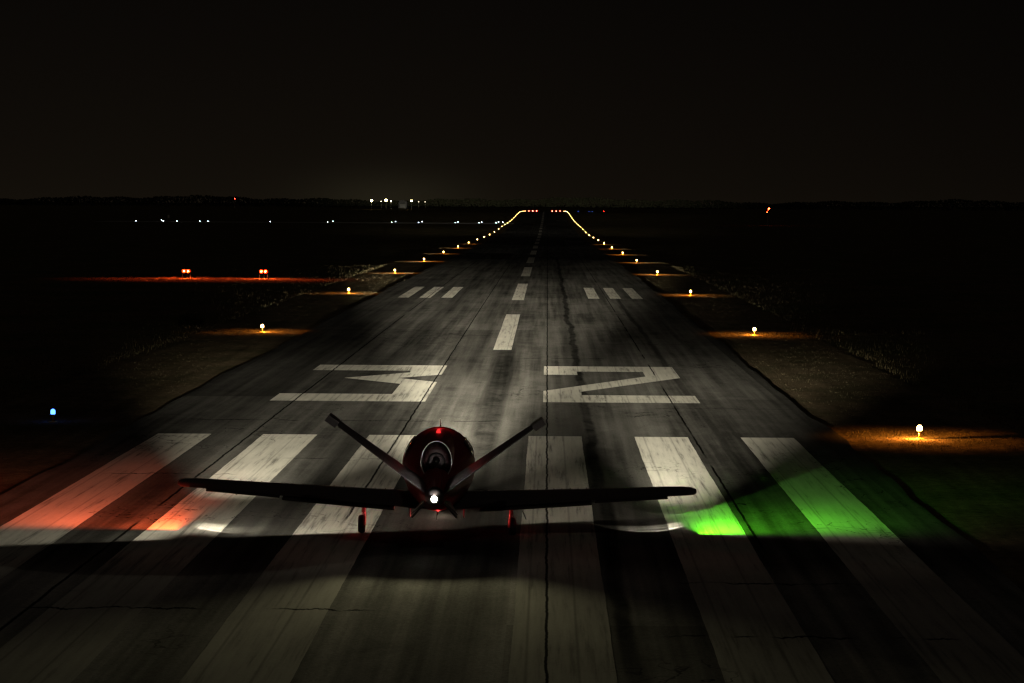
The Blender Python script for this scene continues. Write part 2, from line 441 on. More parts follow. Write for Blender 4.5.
# approach slope units, both showing red
def papi():
    root = empty('approach_light_unit')
    bm = bmesh.new(); add_box(bm, (0, 0, .72), (.95, .70, .34), None, .025); obj('housing', bm, YEL_METAL, root)
    bm = bmesh.new(); add_box(bm, (0, -.37, .885), (1.0, .16, .012)); obj('visor', bm, YEL_METAL, root)
    for sx in (-.21, .21):
        bm = bmesh.new(); add_lathe(bm, [(.001, .012), (.13, .010), (.165, 0), (.165, -.02)], 18, Matrix.Translation((sx, -.352, .72)) @ Matrix.Rotation(R(90), 4, 'X')); obj('lens', bm, LENS_PAPI, root, True)
        bm = bmesh.new(); add_lathe(bm, [(.05, .014), (.045, .05), (.02, .065), (.002, .068)], 12, Matrix.Translation((sx, -.352, .72)) @ Matrix.Rotation(R(90), 4, 'X')); obj('bulb', bm, BULB_PAPI, root, True)
        bm = bmesh.new(); add_lathe(bm, [(.167, 0), (.18, 0), (.18, .03), (.167, .03), (.167, 0)], 18, Matrix.Translation((sx, -.352, .72)) @ Matrix.Rotation(R(90), 4, 'X'), False); obj('lens_ring', bm, DARK_METAL, root, True)
    for sx, sy in ((-.4, -.28), (.4, -.28), (0, .28)):
        bm = bmesh.new(); add_rod(bm, (sx, sy, -.1), (sx, sy, .56), .03); add_lathe(bm, [(.09, -.1), (.09, .02), (.03, .025)], 12, Matrix.Translation((sx, sy, 0))); obj('leg', bm, GREY_METAL, root)
    return root
pp = papi(); pp.location = (-34.95, 228, zf(228) - .1); tag(pp, 'left of two red glowing approach slope light boxes in the grass', 'approach light', 'red approach slope units left of the runway')
pq = copy_tree(pp); pq.location = (-26.95, 228, zf(228) - .1); tag(pq, 'right of two red glowing approach slope light boxes, nearer the runway', 'approach light', 'red approach slope units left of the runway')

# windsock on a lit pole
W = empty('windsock', (94.7, 930, zf(930) - .1)); tag(W, 'orange windsock on a lit pole in the dark field right of runway', 'windsock')
bm = bmesh.new(); add_rod(bm, (0, 0, 0), (0, 0, 6.6), .11, .06, 12); add_box(bm, (0, 0, .1), (1.0, 1.0, .25)); obj('pole', bm, GREY_METAL, W)
bm = bmesh.new(); add_rod(bm, (0, 0, 6.55), (.5, 0, 7.1), .03); add_ball(bm, (.5, 0, 7.2), .22); obj('lamp', bm, LENS_SOCK, W, True)
SOCKM = simple('orange windsock fabric', (.75, .16, .03), .8, 0, .15, 4)
bm = bmesh.new()
rings = []
for i in range(9):
    u = i / 8; c = Vector((-.1 - 1.5 * u, -.3 * u, 6.2 - 1.3 * u * u - .25 * u)); r = .48 - .26 * u
    rings.append([c + Vector((.35 * r * math.sin(a) * u, r * math.cos(a), r * math.sin(a))) for a in np.linspace(0, 2 * PI, 14, endpoint=False)])
loft(bm, rings, cap=False); obj('sock', bm, SOCKM, W, True)
bm = bmesh.new(); add_lathe(bm, [(.48, -.02), (.52, -.02), (.52, .02), (.48, .02)], 20, Matrix.Translation((-.08, 0, 6.2)) @ Matrix.Rotation(R(90), 4, 'Y'), False); obj('hoop', bm, GREY_METAL, W)
bm = bmesh.new(); add_box(bm, (-.35, 0, 5.75), (.5, .3, .22), None, .03); obj('sock_floodlight', bm, LENS_SOCK, W)

# far apron: masts, hangars, obstruction mast
def far_x(px, dd): return CAMX + (px - 547.3) / F_ * dd
def mast(px, top, strength_mat, head, lab, grp='floodlight masts on the far apron', D=1900):
    root = empty('floodlight_mast', (far_x(px, D), D, zf(D) - .1))
    bm = bmesh.new(); add_rod(bm, (0, 0, 0), (0, 0, top), .12, .07, 10); obj('pole', bm, GREY_METAL, root)
    bm = bmesh.new(); add_rod(bm, (-.6, 0, top), (.6, 0, top), .05, .05, 8); obj('crossbar', bm, GREY_METAL, root)
    bm = bmesh.new(); add_box(bm, (0, -.15, top), (head, .25, head * .7), Euler((R(-12), 0, 0)), .03); obj('lamp_head', bm, strength_mat, root)
    tag(root, lab, 'floodlight', grp)
    return root
FL2 = glow('dim floodlight lens', (1.0, .9, .6), 14)
FL3 = glow('faint floodlight lens', (1.0, .85, .6), 3)
mast(371.5, 7.7, LENS_FLOOD, 1.5, 'bright yellowish floodlight, leftmost on the far apron')
mast(381, 7.2, FL2, .45, 'small dim floodlight between the two brightest far floodlights')
mast(386, 8.3, LENS_FLOOD, 1.7, 'brightest of the far yellowish floodlights, taller than its neighbours')
mast(391, 7.4, FL2, .9, 'small floodlight just right of the brightest far floodlight')
mast(411.3, 7.7, LENS_FLOOD, 1.35, 'bright yellowish floodlight standing just right of the dark hangar')
mast(418.5, 7.0, FL3, .7, 'faint floodlight, second from the right on far apron')
mast(425, 7.0, FL3, .7, 'faint floodlight, rightmost on the far apron')
HANG = simple('hangar cladding', (.012, .012, .012), .6, .1, .15, .3)
def hangar(px, w, dpt, h, lab, D=1925):
    root = empty('hangar', (far_x(px, D), D, zf(D) - .15)); tag(root, lab, 'hangar', 'hangars on the far apron')
    bm = bmesh.new()
    n = 10; pts = [(-w / 2, 0), (w / 2, 0), (w / 2, h * .7)] + [(w / 2 * math.cos(a), h * .7 + h * .3 * math.sin(a)) for a in np.linspace(0, PI, n)[1:-1]] + [(-w / 2, h * .7)]
    loft(bm, [[(x, -dpt / 2, z) for x, z in pts], [(x, dpt / 2, z) for x, z in pts]]); obj('shell', bm, HANG, root)
    bm = bmesh.new(); add_box(bm, (0, -dpt / 2 - .05, h * .3), (w * .7, .08, h * .6)); obj('door', bm, DARK_METAL, root)
hangar(403, 8, 12, 8.5, 'small dark hangar between the far floodlights', 1995)
T_ = empty('lattice_mast', (far_x(234.5, 1950), 1950, zf(1950) - .1)); tag(T_, 'thin lattice mast with one red light, far left above the taxiway', 'mast')
bm = bmesh.new()
for sx, sy in ((-.4, -.4), (.4, -.4), (.4, .4), (-.4, .4)): add_rod(bm, (sx, sy, 0), (sx * .4, sy * .4, 8.6), .05, .04, 6)
for i in range(8):
    z0 = i * 1.07; f0 = 1 - .6 * z0 / 8.6; f1 = 1 - .6 * (z0 + 1.07) / 8.6
    for (ax, ay), (bx, by) in (((-.4, -.4), (.4, -.4)), ((.4, -.4), (.4, .4)), ((.4, .4), (-.4, .4)), ((-.4, .4), (-.4, -.4))):
        add_rod(bm, (ax * f0, ay * f0, z0), (bx * f1, by * f1, z0 + 1.07), .025, .025, 5)
obj('lattice', bm, GREY_METAL, T_)
bm = bmesh.new(); add_ball(bm, (0, 0, 8.9), .3); obj('lamp', bm, LENS_OBST, T_, True)
SG = empty('taxiway_sign', (far_x(168, 985), 985, zf(985) - .05)); tag(SG, 'small pale blank sign board beyond the far left taxiway lights', 'sign')
bm = bmesh.new(); add_box(bm, (0, 0, 1.9), (.9, .2, 1.3), None, .03); obj('board', bm, simple('pale sign board', (.6, .55, .45), .6), SG)
for sx in (-.3, .3):
    bm = bmesh.new(); add_rod(bm, (sx, 0, 0), (sx, 0, 1.3), .05); obj('post', bm, GREY_METAL, SG)

# ------------------------------------------------------------------ vegetation
def leaf_mat(name, c1, c2):
    m, t, b = new_mat(name)
    oi = t.n('ShaderNodeObjectInfo'); P, x, y, z = obj_xyz(t)
    n = t.noise(P, 2.5, 3)
    t.L.new(t.mix(t.step(n, .35, .65), c1, c2), b.inputs['Base Color']); b.inputs['Roughness'].default_value = .85; b.inputs['Specular IOR Level'].default_value = .15
    return m
GRASS = leaf_mat('dry grass', (.05, .036, .018), (.034, .032, .014))
PALE = leaf_mat('pale dry grass', (.15, .12, .065), (.09, .075, .04))
BUSHM = leaf_mat('bush leaves', (.07, .055, .025), (.04, .042, .018))
def blades(name, pts, mat, hmin, hmax, w=.012, per=4, spread=.12, parent=None):
    V, F = [], []
    for (x, d, k) in pts:
        zb = zf(d) - (.06 if abs(x) < 18.5 else .11)
        for _ in range(per):
            a = RNG.uniform(0, 6.28); h = RNG.uniform(hmin, hmax) * k
            bx = x + RNG.normal(0, spread); by = d + RNG.normal(0, spread)
            lean = RNG.uniform(.1, .7) * h; la = RNG.uniform(0, 6.28)
            c, s = math.cos(a) * w, math.sin(a) * w
            i = len(V)
            mx, my = bx + lean * .35 * math.cos(la), by + lean * .35 * math.sin(la)
            V += [(bx - c, by - s, zb), (bx + c, by + s, zb), (mx - c * .7, my - s * .7, zb + h * .6), (mx + c * .7, my + s * .7, zb + h * .6),
                  (bx + lean * math.cos(la), by + lean * math.sin(la), zb + h)]
            F += [(i, i + 1, i + 3, i + 2), (i + 2, i + 3, i + 4)]
    return pyobj(name, V, F, mat, parent)
pts = []
for sgn in (-1, 1):
    for n in range(1, 9):
        dd = 73.3 + 57.85 * (n - 1)
        cnt = 900 if n < 4 else 420
        for _ in range(cnt):
            x = sgn * (14.87 + RNG.normal(0, 2.2)); y = dd + RNG.normal(0, 2.0)
            if abs(x) < 12.3: continue
            if (x * sgn - 14.87) ** 2 + (y - dd) ** 2 < .08: continue
            pts.append((x, y, RNG.uniform(.5, 1.2)))
    for _ in range(3000):
        x = sgn * RNG.uniform(12.2, 18); y = 40 + 200 * RNG.random() ** 1.5
        pts.append((x, y, RNG.uniform(.3, 1.0)))
g1 = blades('short_grass', pts, GRASS, .02, .08, .006, 5, .12); tag(g1, 'short sparse grass on the runway shoulders', 'grass', kind='stuff')
pts = []
for sgn in (-1, 1):
    for _ in range(4500):
        x = sgn * (18.4 + 26 * RNG.random() ** 2); y = 45 + 240 * RNG.random() ** 1.3
        pts.append((x, y, RNG.uniform(.5, 1.3)))
for c in (-34.95, -26.95):
    for _ in range(1500):
        pts.append((c - 1.5 + RNG.normal(0, 4.5), 226 + RNG.normal(0, 5), RNG.uniform(.4, .9)))
pts = [p for p in pts if not (abs(p[0] + 34.95) < .6 and abs(p[1] - 227.6) < 1.2) and not (abs(p[0] + 26.95) < .6 and abs(p[1] - 227.6) < 1.2)]
g2 = blades('tall_grass', pts, GRASS, .08, .24, .012, 4, .16); tag(g2, 'taller rough dry grass beyond the shoulders', 'grass', kind='stuff')
pts = [(21.6 + RNG.normal(0, 1.3), 134.6 + RNG.normal(0, .8), RNG.uniform(.4, 1.2)) for _ in range(300)]
g3 = blades('dry_grass_patch', pts, PALE, .3, .65, .016, 7, .2); tag(g3, 'pale tall dry grass band right of the runway', 'grass', kind='stuff')

def shrub(name, loc, w, h, n, mat, lab, grp=None, leaf=.05):
    root = empty(name, (loc[0], loc[1], zf(loc[1]) - .11))
    V, F = [], []
    cl = [(RNG.normal(0, w * .28), RNG.normal(0, w * .28), RNG.uniform(.3, .8) * h, RNG.uniform(.18, .32) * w) for _ in range(9)]
    for _ in range(n):
        cx, cy, cz, cr = cl[RNG.integers(len(cl))]
        v = RNG.normal(0, 1, 3); v /= np.linalg.norm(v); p = np.array([cx, cy, cz]) + v * cr * RNG.uniform(.3, 1.05)
        if p[2] < .04: continue
        t1 = RNG.normal(0, 1, 3); t1 /= np.linalg.norm(t1); t2 = np.cross(t1, v); t2 /= np.linalg.norm(t2) + 1e-6
        s = leaf * RNG.uniform(.5, 1.3); i = len(V)
        V += [tuple(p - t1 * s), tuple(p + t2 * s * .5), tuple(p + t1 * s), tuple(p - t2 * s * .5)]; F.append((i, i + 1, i + 2, i + 3))
    pyobj('foliage', V, F, mat, root)
    bm = bmesh.new()
    for cx, cy, cz, cr in cl: add_rod(bm, (cx * .15, cy * .15, -.05), (cx, cy, cz), .018, .007, 6)
    obj('stems', bm, simple('bark', (.08, .06, .04), .9), root)
    tag(root, lab, 'bush', grp)
shrub('bush', (-19.7, 135.0), 1.5, 1.0, 1600, BUSHM, 'small rounded bush lit orange left of the nearest left edge light')
shrub('bush', (-18.9, 134.4), .8, .75, 700, BUSHM, 'smaller bush leaning against the orange-lit bush, closer to the runway')
shrub('bush', (22.3, 249.0), 1.6, .9, 900, PALE, 'pale low bush right of the fourth right edge light')
shrub('bush', (20.0, 80.6), .9, .6, 600, BUSHM, 'low dark bush at right frame edge beyond the nearest edge light')

def crown_mass(name, d0, x0, x1, hmin, hmax, n, lab):
    V, F = [], []
    hs = lambda x: hmin + (hmax - hmin) * (.5 + .3 * math.sin(x * .013 + 1) + .2 * math.sin(x * .041) + .12 * math.sin(x * .13))
    for _ in range(n):
        x = RNG.uniform(x0, x1); H = hs(x); z = H * RNG.random() ** .7; y = d0 + RNG.normal(0, 6)
        s = RNG.uniform(.5, 1.5); i = len(V); a, b = RNG.uniform(0, 6.28), RNG.uniform(-.6, .6)
        ux, uy, uz = math.cos(a) * s, math.sin(a) * s, b * s; zb = zf(d0) + z
        V += [(x - ux, y - uy, zb - uz), (x + .3, y + .2, zb - s), (x + ux, y + uy, zb + uz), (x - .2, y, zb + s * .8)]; F.append((i, i + 1, i + 2, i + 3))
    return tag(pyobj(name, V, F, leaf_mat('far tree leaves', (.05, .05, .03), (.035, .04, .02)), None), lab, 'trees', kind='stuff')
crown_mass('distant_wood', 2700, -800, 800, 7, 13, 26000, 'low dark wood along the horizon')

# ------------------------------------------------------------------ the jet
JET = empty('jet', (-.19, 50.95, 0.0), (0, R(.75), R(1.5)))
tag(JET, 'small single engine jet with V tail seen from behind on the runway threshold', 'jet')
def mat_jet(name, base):
    m, t, b = new_mat(name)
    P, x, y, z = obj_xyz(t)
    n = t.noise(P, 1.4, 4); d = t.noise(P, 30, 2)
    col = t.scale(base, t.m('MULTIPLY', t.lin(n, .3, .7, .88, 1.1), t.lin(d, .3, .7, .95, 1.04)))
    seam = t.m('MINIMUM', t.m('PINGPONG', t.m('ADD', y, 20.13), .41), t.m('MULTIPLY', t.m('PINGPONG', t.m('ADD', x, 20.02), .63), 1.0))
    col = t.scale(col, t.step(seam, .003, .009, .35, 1.0))
    t.L.new(col, b.inputs['Base Color'])
    t.L.new(t.lin(n, .3, .7, .38, .5), b.inputs['Roughness'])
    b.inputs['Specular IOR Level'].default_value = .3
    return m
JP = mat_jet('dark grey jet paint', (.11, .095, .095)); JR = mat_jet('beacon lit red jet skin', (.34, .045, .05))  # the red base colour stands in for beacon light on the fuselage
GLASS = simple('dark tinted window', (.012, .013, .016), .08, 0, .05, 2, .6)
SHINY = simple('polished metal', (.70, .68, .66), .22, 1.0, .06, 8)
BLACKJ = simple('sooty nozzle', (.010, .008, .008), .9, 0, .2, 8)
RUBBER = simple('tyre rubber', (.02, .02, .02), .8, 0, .2, 20)
WHITEM = simple('white gear paint', (.6, .6, .58), .4, 0, .1, 10)
# fuselage loft: (y, half width, z bottom, z top)
FS = [(5.55, .03, .95, 1.02), (5.45, .14, .86, 1.12), (5.15, .29, .75, 1.26), (4.6, .47, .65, 1.46), (3.9, .62, .59, 1.70), (3.2, .71, .56, 2.00), (2.5, .82, .55, 2.24), (1.8, .86, .55, 2.35),
      (1.1, .86, .55, 2.38), (.4, .83, .56, 2.36), (-.3, .73, .60, 2.22), (-1.0, .57, .68, 2.04), (-1.7, .45, .79, 1.86), (-2.3, .34, .92, 1.70), (-2.8, .25, 1.03, 1.58), (-3.2, .17, 1.12, 1.47), (-3.45, .09, 1.19, 1.37)]
def fus_ring(y, w, zb, zt, n=40, e=2.0):
    cz = zb + (zt - zb) * .5; h = (zt - zb) / 2
    out = []
    for i in range(n):
        a = 2 * PI * i / n; c, s = math.cos(a), math.sin(a)
        out.append(Vector((w * abs(c) ** (2 / e) * (1 if c >= 0 else -1), y, cz + h * abs(s) ** (2 / e) * (1 if s >= 0 else -1))))
    return out
def fus_at(y):
    A = np.array(FS)[::-1]
    return [float(np.interp(y, A[:, 0], A[:, k])) for k in (1, 2, 3)]
bm = bmesh.new(); loft(bm, [fus_ring(*f) for f in FS]); FUS = obj('fuselage', bm, JR, JET, True)
sd = FUS.modifiers.new('s', 'SUBSURF'); sd.levels = 1; sd.render_levels = 1
def skin_patch(name, y0, y1, a0, a1, mat, parent, off=.008, ny=8, na=10):
    """a panel lying on the fuselage skin between two stations and two angles (deg, 0 = right, 90 = up)"""
    V, F = [], []
    for i in range(ny + 1):
        y = y0 + (y1 - y0) * i / ny; w, zb, zt = fus_at(y); cz = (zb + zt) / 2; h = (zt - zb) / 2
        for j in range(na + 1):
            a = R(a0 + (a1 - a0) * j / na); c, s = math.cos(a), math.sin(a)
            V.append(((w + off) * abs(c) ** (2 / 2.0) * (1 if c >= 0 else -1), y, cz + (h + off) * abs(s) ** (2 / 2.0) * (1 if s >= 0 else -1)))
    for i in range(ny):
        for j in range(na):
            k = i * (na + 1) + j; F.append((k, k + 1, k + na + 2, k + na + 1))
    o = pyobj(name, V, F, mat, parent, True)
    so = o.modifiers.new('t', 'SOLIDIFY'); so.thickness = .012; so.offset = 0
    return o
skin_patch('windshield', 3.0, 4.05, 28, 152, GLASS, FUS, .012)
for sgn in (0, 1):
    for y0, y1 in ((2.05, 2.75), (1.2, 1.8), (.45, .95)):
        a0, a1 = (22, 46) if not sgn else (134, 158)
        skin_patch('side_window', y0, y1, a0, a1, GLASS, FUS, .012)
skin_patch('cabin_door', 1.15, 1.95, 160, 205, JR, FUS, .010)

# airfoil section wings
def foil(chord, th, n=12, camber=.02):
    xs = [.5 * (1 - math.cos(PI * i / n)) for i in range(n + 1)]
    yt = lambda x: th / .2 * chord * .2 * (.2969 * math.sqrt(x) - .126 * x - .3516 * x * x + .2843 * x ** 3 - .1015 * x ** 4) / .1 * .5
    cam = lambda x: camber * chord * 4 * x * (1 - x)
    up = [(x * chord, cam(x) + yt(x)) for x in xs]; lo = [(x * chord, cam(x) - yt(x)) for x in xs[1:-1]]
    return up + lo[::-1]
def wing_mesh(side, stations, inc=3.6):
    """stations: (span x, leading edge y, z, chord, thickness ratio)"""
    rings = []
    for sx, ly, z, ch, th in stations:
        a = R(inc); ring = []
        for u, v in foil(ch, th):
            ring.append(Vector((side * sx, ly - (u * math.cos(a) + v * math.sin(a)), z + v * math.cos(a) - u * math.sin(a) + ch * .25 * math.sin(a))))
        rings.append(ring)
    bm = bmesh.new(); loft(bm, rings)
    return bm
WST = [(.0, 1.05, .74, 1.75, .155), (.62, 1.0, .78, 1.68, .155), (.95, .93, .81, 1.58, .15), (2.5, .75, .91, 1.36, .145), (4.0, .58, 1.01, 1.13, .14), (5.2, .43, 1.09, .97, .15), (5.70, .36, 1.115, .90, .155), (5.90, .25, 1.125, .74, .16), (5.97, .12, 1.13, .50, .17), (6.0, .0, 1.135, .24, .18)]
NAVR = glow('red position light', (1, .05, .02), 3, False); NAVG = glow('green position light', (.05, 1, .1), .05, False)
WLAMP = glow('white lamp lens', (1, .95, .82), 4, False); TAILW = glow('white tail lamp lens', (1, .97, .80), 40, False)
BEAC = glow('red beacon lens', (1, .03, .03), 1.2, False)
for side in (-1, 1):
    wg = obj('wing', wing_mesh(side, WST), JP, JET, True)
    tag(wg, ('left' if side < 0 else 'right') + ' wing with rounded tip')
    def te_panel(nm, s0, s1, frac, drop, mat):
        A = np.array(WST)
        V = []
        rings = []
        for sx in np.linspace(s0, s1, 5):
            ly, z, ch, th = [float(np.interp(sx, A[:, 0], A[:, k])) for k in (1, 2, 3, 4)]
            te = ly - ch * math.cos(R(3.6)); zt = z - ch * .75 * math.sin(R(3.6)); L = ch * frac
            hz = .034 * ch
            rings.append([Vector((side * sx, te + L, zt + .004 + hz)), Vector((side * sx, te + L, zt - hz)), Vector((side * sx, te - .03, zt - drop - .03)), Vector((side * sx, te - .03, zt - drop + .006))])
        bm = bmesh.new(); loft(bm, rings); return obj(nm, bm, mat, wg)
    te_panel('flap', .98, 3.55, .24, .07, JP)
    te_panel('aileron', 3.62, 5.3, .24, .03, JP)
    for hx in (1.6, 3.0, 4.6):
        A = np.array(WST); ly, z, ch = [float(np.interp(hx, A[:, 0], A[:, k])) for k in (1, 2, 3)]
        bm = bmesh.new(); add_box(bm, (side * hx, ly - ch * .93, z - .10), (.03, .34, .08), Euler((R(-6), 0, 0)), .01); obj('hinge_fairing', bm, JP, wg)
    for i in range(16):
        sx = 1.0 + i * .19 if side > 0 else 1.0 + i * .24
        A = np.array(WST); ly, z, ch, th = [float(np.interp(sx, A[:, 0], A[:, k])) for k in (1, 2, 3, 4)]
        bm = bmesh.new(); add_box(bm, (side * sx, ly - ch * .20, z + ch * th * .5 + .022), (.012, .06, .035), Euler((0, 0, R(15)))); obj('vortex_generator', bm, SHINY, wg)
    for sx in (4.2, 4.8, 5.35):
        A = np.array(WST); ly, z, ch = [float(np.interp(sx, A[:, 0], A[:, k])) for k in (1, 2, 3)]
        bm = bmesh.new(); add_rod(bm, (side * sx, ly - ch - .01, z - .03), (side * sx, ly - ch - .17, z - .05), .005, .003, 5); obj('static_wick', bm, BLACKJ, wg)
    bm = bmesh.new(); add_ball(bm, (side * 5.83, .26, 1.135), .05, (1, 1.6, .8)); obj('position_light', bm, NAVR if side < 0 else NAVG, wg, True)
    bm = bmesh.new(); add_ball(bm, (side * 5.45, .345, 1.085), .045, (1.8, 1, .6)); obj('landing_light', bm, WLAMP, wg, True)
    # V tail
    root_p = Vector((side * .22, -1.75, 1.38)); tip_p = Vector((side * 2.27, -2.75, 2.97))
    rings = []
    axis = (tip_p - root_p); span = Vector((axis.x, 0, axis.z)).normalized(); nrm = Vector((-span.z * 1, 0, span.x)) if side > 0 else Vector((-span.z, 0, span.x))
    for u, ch, th in ((0, 1.35, .155), (.3, 1.16, .15), (.6, .98, .14), (.9, .80, .13), (.985, .72, .12), (1.0, .62, .09)):
        p = root_p + axis * u
        rings.append([p + Vector((0, -cx, 0)) + nrm * v for cx, v in foil(ch, th, 10, 0)])
    bm = bmesh.new(); loft(bm, rings); tf = obj('tail_fin', bm, JP, JET, True)
    tag(tf, ('left' if side < 0 else 'right') + ' blade of the V tail')
    # horn balance block at the tip and the hinged surface behind it
    bm = bmesh.new()
    p0 = root_p + axis * .93; p1 = root_p + axis * 1.035
    loft(bm, [[p + Vector((0, -cx, 0)) + nrm * v for cx, v in ((.02, .055), (.78, .075), (.78, -.075), (.02, -.055))] for p in (p0, p1)])
    obj('tip_cap', bm, JP, tf)
    bm = bmesh.new()
    rr = []
    for u in (.12, .92):
        p = root_p + axis * u; ch = 1.35 - .62 * u
        rr.append([p + Vector((0, -ch * .70, 0)) + nrm * .038, p + Vector((0, -ch * .70, 0)) - nrm * .038, p + Vector((0, -ch * 1.0 - .04, 0)) - nrm * .008, p + Vector((0, -ch * 1.0 - .04, 0)) + nrm * .008])
    loft(bm, rr); obj('ruddervator', bm, JP, tf)
    # ventral fin
    bm = bmesh.new()
    a, b_ = Vector((side * .22, 0, 1.14)), Vector((side * .50, 0, .80)); nv = Vector(((b_ - a).z, 0, -(b_ - a).x)).normalized() * .022
    outl = [(a, -1.75), (a * .4 + b_ * .6, -2.15), (b_, -2.55), (b_ * .98 + a * .02, -2.95), (a, -3.1)]
    loft(bm, [[p + Vector((0, y, 0)) + nv for p, y in outl], [p + Vector((0, y, 0)) - nv for p, y in outl]])
    vf = obj('ventral_fin', bm, JP, JET); bv = vf.modifiers.new('b', 'BEVEL'); bv.width = .012; bv.segments = 2
    bm = bmesh.new(); add_rod(bm, a + Vector((side * .012, -3.08, .02)), b_ + Vector((side * .012, -2.98, .08)), .010, .010, 8); obj('fin_trailing_edge', bm, SHINY, vf)
    # main gear
    mg = empty('main_gear', (side * 1.75, 0, 0)); mg.parent = JET
    bm = bmesh.new(); add_rod(bm, (-side * .05, .12, .95), (-side * .03, .10, .48), .055, .045, 12); obj('strut', bm, WHITEM, mg, True)
    bm = bmesh.new(); add_rod(bm, (-side * .03, .22, .50), (-side * .07, -.02, .22), .045, .035, 10); add_rod(bm, (-side * .11, 0, .215), (side * .08, 0, .215), .03, .03, 10); obj('trailing_link', bm, WHITEM, mg, True)
    bm = bmesh.new(); add_rod(bm, (-side * .03, .0, .70), (-side * .06, -.07, .30), .022, .022, 8); obj('damper', bm, SHINY, mg, True)
    wh = empty('wheel', (0, 0, .215)); wh.parent = mg
    Mx = Matrix.Rotation(R(90), 4, 'Y')
    bm = bmesh.new(); add_lathe(bm, [(.11, -.075), (.17, -.08), (.20, -.062), (.213, -.03), (.215, 0), (.213, .03), (.20, .062), (.17, .08), (.11, .075), (.11, -.075)], 28, Mx); obj('tyre', bm, RUBBER, wh, True)
    bm = bmesh.new(); add_lathe(bm, [(.02, -.07), (.108, -.055), (.108, .055), (.02, .07)], 20, Mx); obj('rim', bm, SHINY, wh, True)
    bm = bmesh.new(); add_box(bm, (side * .22, .05, .62), (.014, .62, .44), Euler((0, -side * R(24), 0)), .004); gd = obj('gear_door', bm, WHITEM, mg)
    bm = bmesh.new(); add_rod(bm, (side * .02, .05, .66), (side * .22, .05, .62), .012, .012, 6); obj('door_link', bm, SHINY, mg)
# nose gear
ng = empty('nose_gear', (0, 3.75, 0)); ng.parent = JET
bm = bmesh.new(); add_rod(bm, (0, .06, .80), (0, 0, .30), .05, .04, 12); obj('strut', bm, WHITEM, ng, True)
bm = bmesh.new(); add_box(bm, (.09, 0, .26), (.025, .07, .22), None, .006); add_box(bm, (-.09, 0, .26), (.025, .07, .22), None, .006); add_box(bm, (0, 0, .36), (.21, .07, .03)); obj('fork', bm, WHITEM, ng)
bm = bmesh.new(); add_lathe(bm, [(.08, -.06), (.15, -.065), (.175, -.04), (.18, 0), (.175, .04), (.15, .065), (.08, .06), (.08, -.06)], 24, Matrix.Translation((0, 0, .18)) @ Matrix.Rotation(R(90), 4, 'Y')); obj('wheel', bm, RUBBER, ng, True)
# engine nacelle on the back
NC = [(1.35, .22, .14, 2.20), (1.25, .31, .19, 2.18), (.8, .37, .26, 2.13), (.1, .39, .36, 2.03), (-.6, .385, .44, 1.96), (-1.2, .375, .49, 1.92), (-1.75, .36, .50, 1.91), (-1.95, .35, .49, 1.905)]
def pod(w, y, h, cz, n=36):
    out = []
    for a in np.linspace(0, 2 * PI, n, endpoint=False):
        sn = math.sin(a); taper = 1.0 if sn > 0 else 1.0 - .34 * (-sn) ** 1.6
        out.append(Vector((w * math.cos(a) * taper, y, cz + h * sn)))
    return out
bm = bmesh.new(); loft(bm, [pod(w, y, h, cz) for y, w, h, cz in NC])
NAC = obj('engine_nacelle', bm, JR, JET, True)
bm = bmesh.new(); loft(bm, [pod(w, y, h, 1.905) for y, w, h in ((-1.93, .353, .493), (-1.99, .360, .500), (-2.01, .352, .492), (-1.99, .338, .478), (-1.95, .332, .47))], cap=False)
obj('exhaust_rim', bm, simple('pale rim glint', (.85, .84, .82), .3, 0, .05, 8), NAC, True)  # near-white colour stands in for the glint along the nacelle rim
bm = bmesh.new(); loft(bm, [pod(w, y, h, 1.905) for y, w, h in ((-1.957, .335, .473), (-1.965, .20, .28))]); obj('exhaust_shroud', bm, simple('dark maroon shroud', (.03, .008, .009), .5), NAC, True)  # very dark maroon all over
bm = bmesh.new(); add_lathe(bm, [(.20, 0), (.20, .03), (.17, .03), (.16, 0)], 24, Matrix.Translation((0, -1.965, 1.93)) @ Matrix.Rotation(R(90), 4, 'X'), False); obj('exhaust_nozzle', bm, BLACKJ, NAC, True)
bm = bmesh.new(); add_lathe(bm, [(.08, 0), (.06, .10), (.005, .22)], 16, Matrix.Translation((0, -1.96, 1.96)) @ Matrix.Rotation(R(90), 4, 'X')); obj('exhaust_cone', bm, BLACKJ, NAC, True)
bm = bmesh.new(); add_lathe(bm, [(.05, 0), (.05, .03), (.03, .07), (.004, .085)], 14, Matrix.Translation((0, -.25, 2.40))); obj('beacon_light', bm, BEAC, NAC, True)
for y, sx, h in ((2.0, 0, .22), (1.0, 0, .0)):
    if h:
        bm = bmesh.new(); loft(bm, [[Vector((sx + dx, y + .12 * q, 2.27)) for dx, q in ((-.012, -1), (.012, -1), (.012, 1), (-.012, 1))], [Vector((sx + dx, y - .1 + .05 * q, 2.29 + h)) for dx, q in ((-.006, -1), (.006, -1), (.006, 1), (-.006, 1))]]); obj('antenna', bm, WHITEM, FUS)
for y in (.4, -.5):
    bm = bmesh.new(); add_box(bm, (.0, y, .50), (.018, .16, .16), Euler((R(20), 0, 0)), .004); obj('belly_antenna', bm, WHITEM, FUS)
for sx in (-.62, .62):
    bm = bmesh.new(); add_rod(bm, (sx, -.55, .70), (sx, -.57, .48), .012, .018, 8); obj('drain_mast', bm, WHITEM, FUS)
bm = bmesh.new(); add_lathe(bm, [(.065, -.03), (.065, .01), (.05, .035), (.003, .05)], 14, Matrix.Translation((0, -3.455, 1.285)) @ Matrix.Rotation(R(90), 4, 'X')); obj('tail_light', bm, TAILW, FUS, True)
